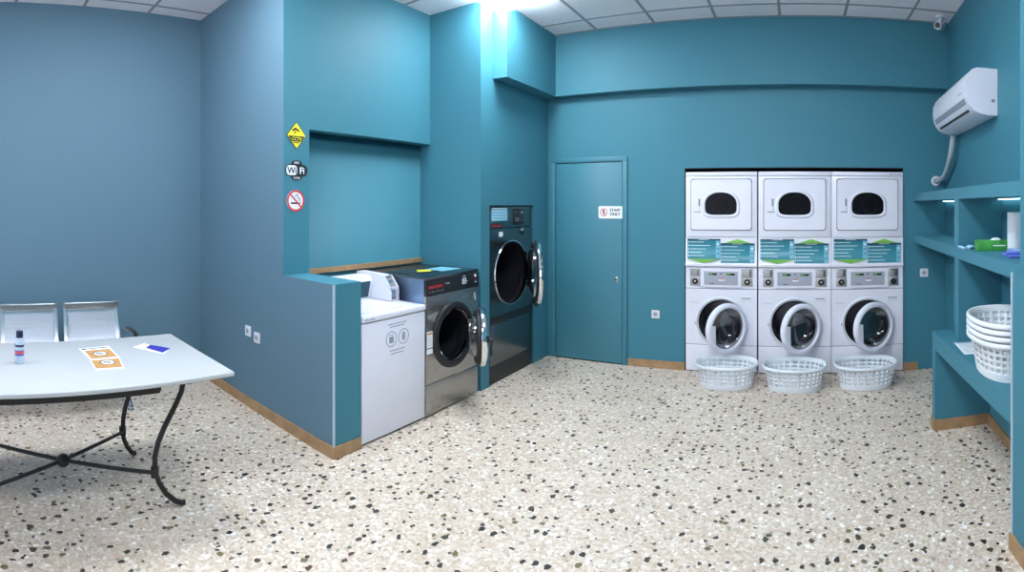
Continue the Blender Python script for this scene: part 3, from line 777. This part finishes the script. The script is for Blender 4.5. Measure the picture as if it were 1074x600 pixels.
MB().lathe([(.02, 0), (.055, 0), (.057, .004), (.057, .236), (.055, .24), (.02, .24), (.02, 0)], (0, 0, 0), 'z', 36).build('paper', 'paper', t)
MB().lathe([(.019, .001), (.019, .239), (.017, .239), (.017, .001), (.019, .001)], (0, 0, 0), 'z', 24).build('core', 'wood', t)
w = MB(); w.box(-.085, .085, -.14, .14, 0, .0015, 0)
for k in range(8): w.box(-.07, .06 - .02 * (k % 3), -.11 + k * .027, -.105 + k * .027, .0015, .002, 1)
w.box(-.07, .07, .115, .13, .0015, .002, 2)
o = w.build('notice_sheet', ['paper', 'inkgrey', 'labelblue'], None, (1.105, 3.17, .6922), R(-4)); tag(o, 'printed white sheet lying on the counter behind the baskets', 'paper')

# ------------------------------------------------------------------ air conditioner and pipe
t = thing('air_conditioner', 'white wall-mounted air conditioner high on the right wall', 'air conditioner', (xr(3.94) - .002, 3.94, 2.235), -pi / 2 - math.atan(.05))
prof = [(0, .0), (0, .325), (-.150, .325), (-.185, .312), (-.212, .28), (-.229, .235), (-.233, .17), (-.224, .11), (-.202, .06), (-.170, .025), (-.12, .006), (-.06, -.004)]
w = MB(); w.prism(prof, -.55, .53, 'yz'); body = w.build('casing', 'white', t, ang=32)
w = MB(); w.prism([(-.2265, .118), (-.2262, .112), (-.213, .078), (-.20, .08), (-.21, .118)], -.49, .47, 'yz'); w.build('louvre', 'acgrey', t)
w = MB(); w.prism([(-.190, .0452), (-.182, .033), (-.17, .03), (-.17, .046)], -.46, .44, 'yz'); w.build('air_slot', 'inkblack', t)
w = MB(); w.box(.529, .5315, -.045, -.02, .09, .11); w.build('end_mark', 'line', t)
w = MB(); w.box(.33, .42, -.2345, -.225, .162, .168); w.build('brand_mark', 'acgrey', t)

t = thing('drain_pipe', 'grey insulated pipe from the air conditioner down into the wall', 'pipe', (0, 0, 0))
ctrl = [(1.375, 4.44, 2.229), (1.372, 4.46, 2.16), (1.37, 4.52, 2.05), (1.385, 4.66, 1.95), (1.395, 4.80, 1.885), (1.385, 4.90, 1.855), (1.366, 5.01, 1.845)]
path = []
for i in range(len(ctrl) - 1):
    p0, p1, p2, p3 = [Vector(ctrl[min(max(j, 0), len(ctrl) - 1)]) for j in (i - 1, i, i + 1, i + 2)]
    for k in range(6):
        q = k / 6
        path.append(.5 * ((2 * p1) + (-p0 + p2) * q + (2 * p0 - 5 * p1 + 4 * p2 - p3) * q * q + (-p0 + 3 * p1 - 3 * p2 + p3) * q ** 3))
path.append(Vector(ctrl[-1]))
MB().tube(path, .026, 14).build('hose', 'pipe', t)
MB().lathe([(.027, -.012), (.045, -.012), (.05, -.006), (.05, 0), (.027, 0)], (1.366, YB, 1.845), 'y', 28).build('wall_collar', 'white2', t)

# security camera
t = thing('security_camera', 'small white security camera under the ceiling in the right corner', 'camera', (1.325, 4.70, H))
MB().lathe([(.0001, 0), (.045, 0), (.045, -.02), (.02, -.03), (.018, -.055), (.0001, -.056)], (0, 0, 0), 'z', 24).build('mount', 'white2', t)
w = MB(); w.tube([(-.045, -.07, -.115), (-.04, -.06, -.112), (.02, .04, -.082), (.025, .05, -.080)], [.034, .038, .038, .03], 20); w.build('camera_body', 'white2', t)
w = MB(); w.tube([(-.0475, -.074, -.1158), (-.044, -.068, -.114)], .026, 18); w.build('lens', 'black', t)
# wall box left of it
# ------------------------------------------------------------------ ceiling lights
def lamp(x, y, label):
    t = thing('ceiling_light', label, 'ceiling light', (x, y, H), 0, 'square ceiling light panels')
    w = MB(); w.plate(-.29, .29, -.29, .29, lambda a: .27 / max(abs(cos(a)), abs(sin(a))), (0, 0), 0, .012)
    o = w.build('lamp_frame', 'tbar', t); o.rotation_euler = (R(90), 0, 0); o.location = (0, 0, 0)
    box('diffuser', 'lamp', -.27, .27, -.27, .27, -.045, .0, t)
lamp(-2.252, 3.68, 'bright square ceiling light beside the pier wall')
for x, y in ((-.452, 2.48), (-2.852, 1.28), (-.452, .08), (-2.852, -1.12)):  # panels out of view, guessed and added to brighten the room
    lamp(x, y, 'added square ceiling light panel, out of view, brightening the room')

# ------------------------------------------------------------------ table
TX0, TX1, TY0, TY1, TZ = -3.25, -2.36, -.30, 1.29, .75
t = thing('table', 'white-topped table on black wrought iron S-curved legs', 'table', ((TX0 + TX1) / 2, (TY0 + TY1) / 2, 0))
ox, oy = t.location.x, t.location.y
hx, hy = (TX1 - TX0) / 2, (TY1 - TY0) / 2
w = MB(); w.box(-hx, hx, -hy, hy, TZ - .024, TZ, 0, .006, 3); w.build('tabletop', 'marble', t)
FL = [(.58, .724), (.600, .700), (.602, .665), (.590, .61), (.560, .55), (.525, .49), (.490, .43), (.458, .36), (.440, .29), (.440, .22), (.462, .15), (.502, .085), (.555, .035), (.592, .018), (.610, .018)]
BL = [(.56, .724), (.575, .700), (.575, .665), (.555, .61), (.525, .55), (.490, .49), (.462, .43), (.438, .36), (.424, .29), (.422, .22), (.435, .15), (.465, .085), (.500, .035), (.520, .018), (.535, .018)]
lx = .25
for sx in (1, -1):
    for sy in (1, -1):
        xf = lambda z: .228 if sx > 0 else -(.30 + .09 * max(0, .22 - z) / .2)
        pr = FL if sx > 0 else BL
        w = MB(); w.tube([(xf(z), sy * y, z) for y, z in pr], .0145, 12); lg = w.build('leg', 'iron', t)
        yw = .440 if sx > 0 else .422
        w = MB(); w.tube([(xf(.2), sy * yw, .185), (xf(.2), sy * yw, .235)], .022, 12); w.build('leg_collar', 'iron', lg)
for sgn in (1, -1):
    w = MB(); w.tube([(-.30, -sgn * .422, .205), (-.03, 0, .205), (.228, sgn * .44, .205)], .0105, 10); w.build('stretcher', 'iron', t)
w = MB()
w.lathe([(.0001, .170), (.02, .173), (.034, .186), (.038, .202), (.034, .220), (.02, .234), (.0001, .238)], (-.03, 0, 0), 'z', 20); w.build('stretcher_boss', 'iron', t)
w = MB()
for sx in (1, -1):
    w.box(sx * lx - .014, sx * lx + .014, -.455, .455, .632, .676, 0); w.box(sx * lx - .006, sx * lx + .006, -.455, .455, .706, .7245, 0)
    for k in range(11): w.box(sx * lx - .006, sx * lx + .006, -.455 + k * .088, -.425 + k * .088, .675, .7065)
for sy in (1, -1):
    w.box(-lx, lx, sy * .455 - .012, sy * .455 + .012, .636, .672)
    for xx in (-.31, .228): w.box(xx - .022, xx + .022, min(sy * .44, sy * .62), max(sy * .44, sy * .62), .7165, .7262)
w.build('under_frame', 'iron', t)

# point on the table plane for a photo direction (used for the small things on it)
F, HC, Y0, X0 = 550., 1.6, 216., 835.
def at(px, py, z=TZ):
    th = (px - X0) / F; dd = F * (HC - z) / (py - Y0)
    return (dd * sin(th), dd * cos(th), z)
def sheet(name, mats, quads, label, cat, z, group=None):
    """flat printed sheet; quads = [(corner list, layer)]"""
    p0 = Vector(at(*quads[0][0][0])); cx = sum(at(*q)[0] for q in quads[0][0]) / 4; cy = sum(at(*q)[1] for q in quads[0][0]) / 4
    w = MB()
    for i, (q, mi) in enumerate(quads):
        w.prism([(at(*p)[0] - cx, at(*p)[1] - cy) for p in q], .0009 * i if i == 0 else .0012 + .0002 * i, .0012 + .0002 * i + .0002, 'xy', mi)
    o = w.build(name, mats, None, (cx, cy, z)); tag(o, label, cat, group); return o
sheet('leaflet', ['paper', 'orange', 'inkblack'], [([(94, 377.8), (125.5, 375.2), (130.5, 386.2), (100.5, 388.4)], 0), ([(95.5, 378.4), (124.5, 376), (128.5, 385.3), (101, 387.0)], 1)],
      'orange printed leaflet on the table, nearer of the two overlapping', 'leaflet', TZ + .0002, 'orange leaflets on the table')
sheet('leaflet', ['paper', 'orange', 'inkblack'], [([(82.5, 366.2), (114, 363.4), (125.2, 375.2), (95, 378.2)], 0), ([(88.5, 368.6), (114.5, 366.4), (123, 374.6), (96, 377.2)], 1), ([(85, 366.6), (90.5, 366.2), (91.3, 367.3), (86, 367.8)], 2), ([(93, 366), (113, 364.4), (113.6, 365.1), (93.6, 366.8)], 2)],
      'orange printed leaflet with white heading on the table, farther of the two', 'leaflet', TZ + .0022, 'orange leaflets on the table')
# emblem rings printed on each leaflet
lf = [x for x in bpy.data.objects if x.name.startswith('leaflet')]
for o, (px, py) in zip(sorted(lf, key=lambda q: q.location.z), ((113, 380.4), (105, 371.6))):
    c = Vector(at(px, py)) - Vector((o.location.x, o.location.y, TZ))
    w = MB()
    for r0, r1, mi, dz in ((0, .036, 0, .0018), (.036, .042, 1, .0018), (0, .008, 1, .0022), (.016, .019, 1, .0022)):
        w.lathe([(max(r0, .0001), dz), (r1, dz), (r1, dz + .0003), (max(r0, .0001), dz + .0003)], (c.x, c.y, 0), 'z', 28, mi)
    w.prism([(c.x - .02, c.y - .02), (c.x - .012, c.y - .024), (c.x + .018, c.y + .012), (c.x + .008, c.y + .018)], .0022, .0026, 'xy', 1)
    w.build('emblem', ['paper', 'inkblack'], o)
sheet('envelope', ['paper', 'inkgrey'], [([(139.5, 364.2), (151, 360.6), (178, 366), (171.5, 371.3)], 0)], 'white envelope lying under the blue card on the table', 'envelope', TZ + .0002)
sheet('card', ['blueprint', 'ink'], [([(153, 365.3), (158, 362.2), (178.8, 365.8), (170.5, 370.2)], 0)], 'deep blue card on the white envelope near the table end', 'card', TZ + .0022)

bx, by, _ = at(20.5, 381)
t = thing('spray_bottle', 'small clear spray bottle with dark cap and blue red label', 'bottle', (bx, by, TZ))
MB().lathe([(.0001, 0), (.022, 0), (.025, .004), (.025, .128), (.021, .138), (.013, .142), (.0001, .142)], (0, 0, 0), 'z', 28).build('bottle_body', 'bottle', t)
MB().lathe([(.0255, .045), (.0255, .075), (.0252, .075)], (0, 0, 0), 'z', 28).build('label_band', 'labelblue', t)
MB().lathe([(.0258, .056), (.0258, .070), (.0255, .070)], (0, 0, 0), 'z', 28).build('label_band', 'labelred', t)
MB().lathe([(.0255, .092), (.0255, .104), (.0252, .104)], (0, 0, 0), 'z', 28).build('label_band', 'capblue', t)
MB().lathe([(.0185, .138), (.019, .142), (.0185, .172), (.016, .176), (.0001, .176)], (0, 0, 0), 'z', 24).build('cap', 'capblue', t)

# ------------------------------------------------------------------ waiting bench (linked steel seats)
t = thing('waiting_bench', 'row of linked perforated steel seats against the far left wall', 'bench', (-4.05, .5, 0))
# profile of seat/back in (x, z): x=+ is the front (towards the room)
bp = [(-.30, .775), (-.305, .755), (-.295, .70), (-.27, .60), (-.24, .50), (-.215, .45), (-.18, .425), (-.12, .415), (.0, .42), (.10, .435), (.16, .435), (.195, .42), (.205, .40)]
for yc in (.50, -.03, -.56):
    w = MB(); hwid = .205
    uvl = w.bm.loops.layers.uv.new('UVMap')
    cum = [0]
    for a, b in zip(bp, bp[1:]): cum.append(cum[-1] + math.hypot(b[0] - a[0], b[1] - a[1]))
    V = [[w.bm.verts.new((x, yc + sgn * hwid, z)) for sgn in (-1, 1)] for x, z in bp]
    for i in range(len(bp) - 1):
        f_ = w.bm.faces.new([V[i][0], V[i][1], V[i + 1][1], V[i + 1][0]])
        perf = 2 <= i <= 10
        f_.material_index = 0 if perf else 1
        for lp, (q, sgn) in zip(f_.loops, ((i, -1), (i, 1), (i + 1, 1), (i + 1, -1))): lp[uvl].uv = (sgn * hwid, cum[q])
    so = w.build('seat', ['perf', 'seatsteel'], t, ang=60)
    for sgn in (-1, 1):
        w = MB(); ya, yb = sorted((yc + sgn * hwid, yc + sgn * (hwid + .036)))
        P = [[(x + dx, y, z + dz) for x, z in bp] for y, dx, dz in ((ya, 0, 0), (ya, .006, .006), ((ya + yb) / 2, .010, .010), (yb, .006, .006), (yb, -.012, -.012), (ya, -.012, -.012))]
        w.grid(P, 0, cu=True); w.build('side_rail', 'seatsteel', so)
    w = MB(); w.box(-.318, -.292, yc - hwid - .036, yc + hwid + .036, .722, .785, 0, .011, 3); w.build('top_rail', 'railgrey', so)
    w = MB(); w.box(-.285, -.278, yc - hwid, yc + hwid, .595, .635, 0); w.build('cross_bar', 'seatsteel', so)
box('beam', 'seatsteel', -.06, .01, -.80, .76, .335, .395, t, bev=.004)
for yy in (.72, -.76):
    w = MB(); w.tube([(-.26, yy, .03), (-.22, yy, .06), (-.06, yy, .14), (-.025, yy, .34)], .02, 12); w.tube([(.14, yy, .03), (.10, yy, .06), (-.02, yy, .14), (-.025, yy, .34)], .02, 12); lg = w.build('leg', 'chrome', t)
    w = MB(); w.bm.free()
    for fxx in (-.26, .14): MB().lathe([(.0001, 0), (.024, 0), (.026, .012), (.012, .02), (.008, .04), (.0001, .04)], (fxx, yy, 0), 'z', 16).build('foot', 'chrome', lg)
    w = MB(); w.tube([(-.24, yy + .05, .54), (-.16, yy + .06, .565), (.02, yy + .07, .56), (.06, yy + .07, .54), (.04, yy + .05, .47), (-.02, yy, .37)], .012, 10); ar = w.build('armrest', 'chrome', t)
    w = MB(); w.tube([(-.18, yy + .06, .572), (-.12, yy + .065, .578), (.01, yy + .07, .572), (.05, yy + .07, .56)], .018, 10); w.build('arm_pad', 'black', ar)

# ------------------------------------------------------------------ world, camera
wd = bpy.data.worlds.new('World'); S.world = wd; wd.use_nodes = True
bg = wd.node_tree.nodes['Background']; bg.inputs[0].default_value = (.86, .84, 1.0, 1); bg.inputs[1].default_value = .55
pl = bpy.data.lights.new('portal', 'AREA'); pl.shape = 'RECTANGLE'; pl.size = 4.95; pl.size_y = 2.65; pl.cycles.is_portal = True
po = bpy.data.objects.new('portal', pl); C.objects.link(po); po.location = (-1.725, YF - .16, 1.575); po.rotation_euler = (R(90), 0, 0)

cd = bpy.data.cameras.new('Camera'); cam = bpy.data.objects.new('Camera', cd); C.objects.link(cam); S.camera = cam
cd.type = 'PANO'; cd.panorama_type = 'CENTRAL_CYLINDRICAL'
half = 537 / F
cd.central_cylindrical_range_u_min = -half; cd.central_cylindrical_range_u_max = half
cd.central_cylindrical_range_v_min = -(600 - Y0) / F; cd.central_cylindrical_range_v_max = Y0 / F
cd.central_cylindrical_radius = 1.0
cd.clip_start = .05
cam.location = (0, 0, HC)
cam.rotation_euler = (R(90), 0, (X0 - 537) / F)

S.view_settings.view_transform = 'Standard'; S.view_settings.look = 'None'
S.view_settings.gamma = 1; S.view_settings.use_curve_mapping = False
S.view_settings.exposure = 1.75
S.cycles.use_denoising = True
S.cycles.max_bounces = 10
S.cycles.diffuse_bounces = 5
S.cycles.transparent_max_bounces = 12
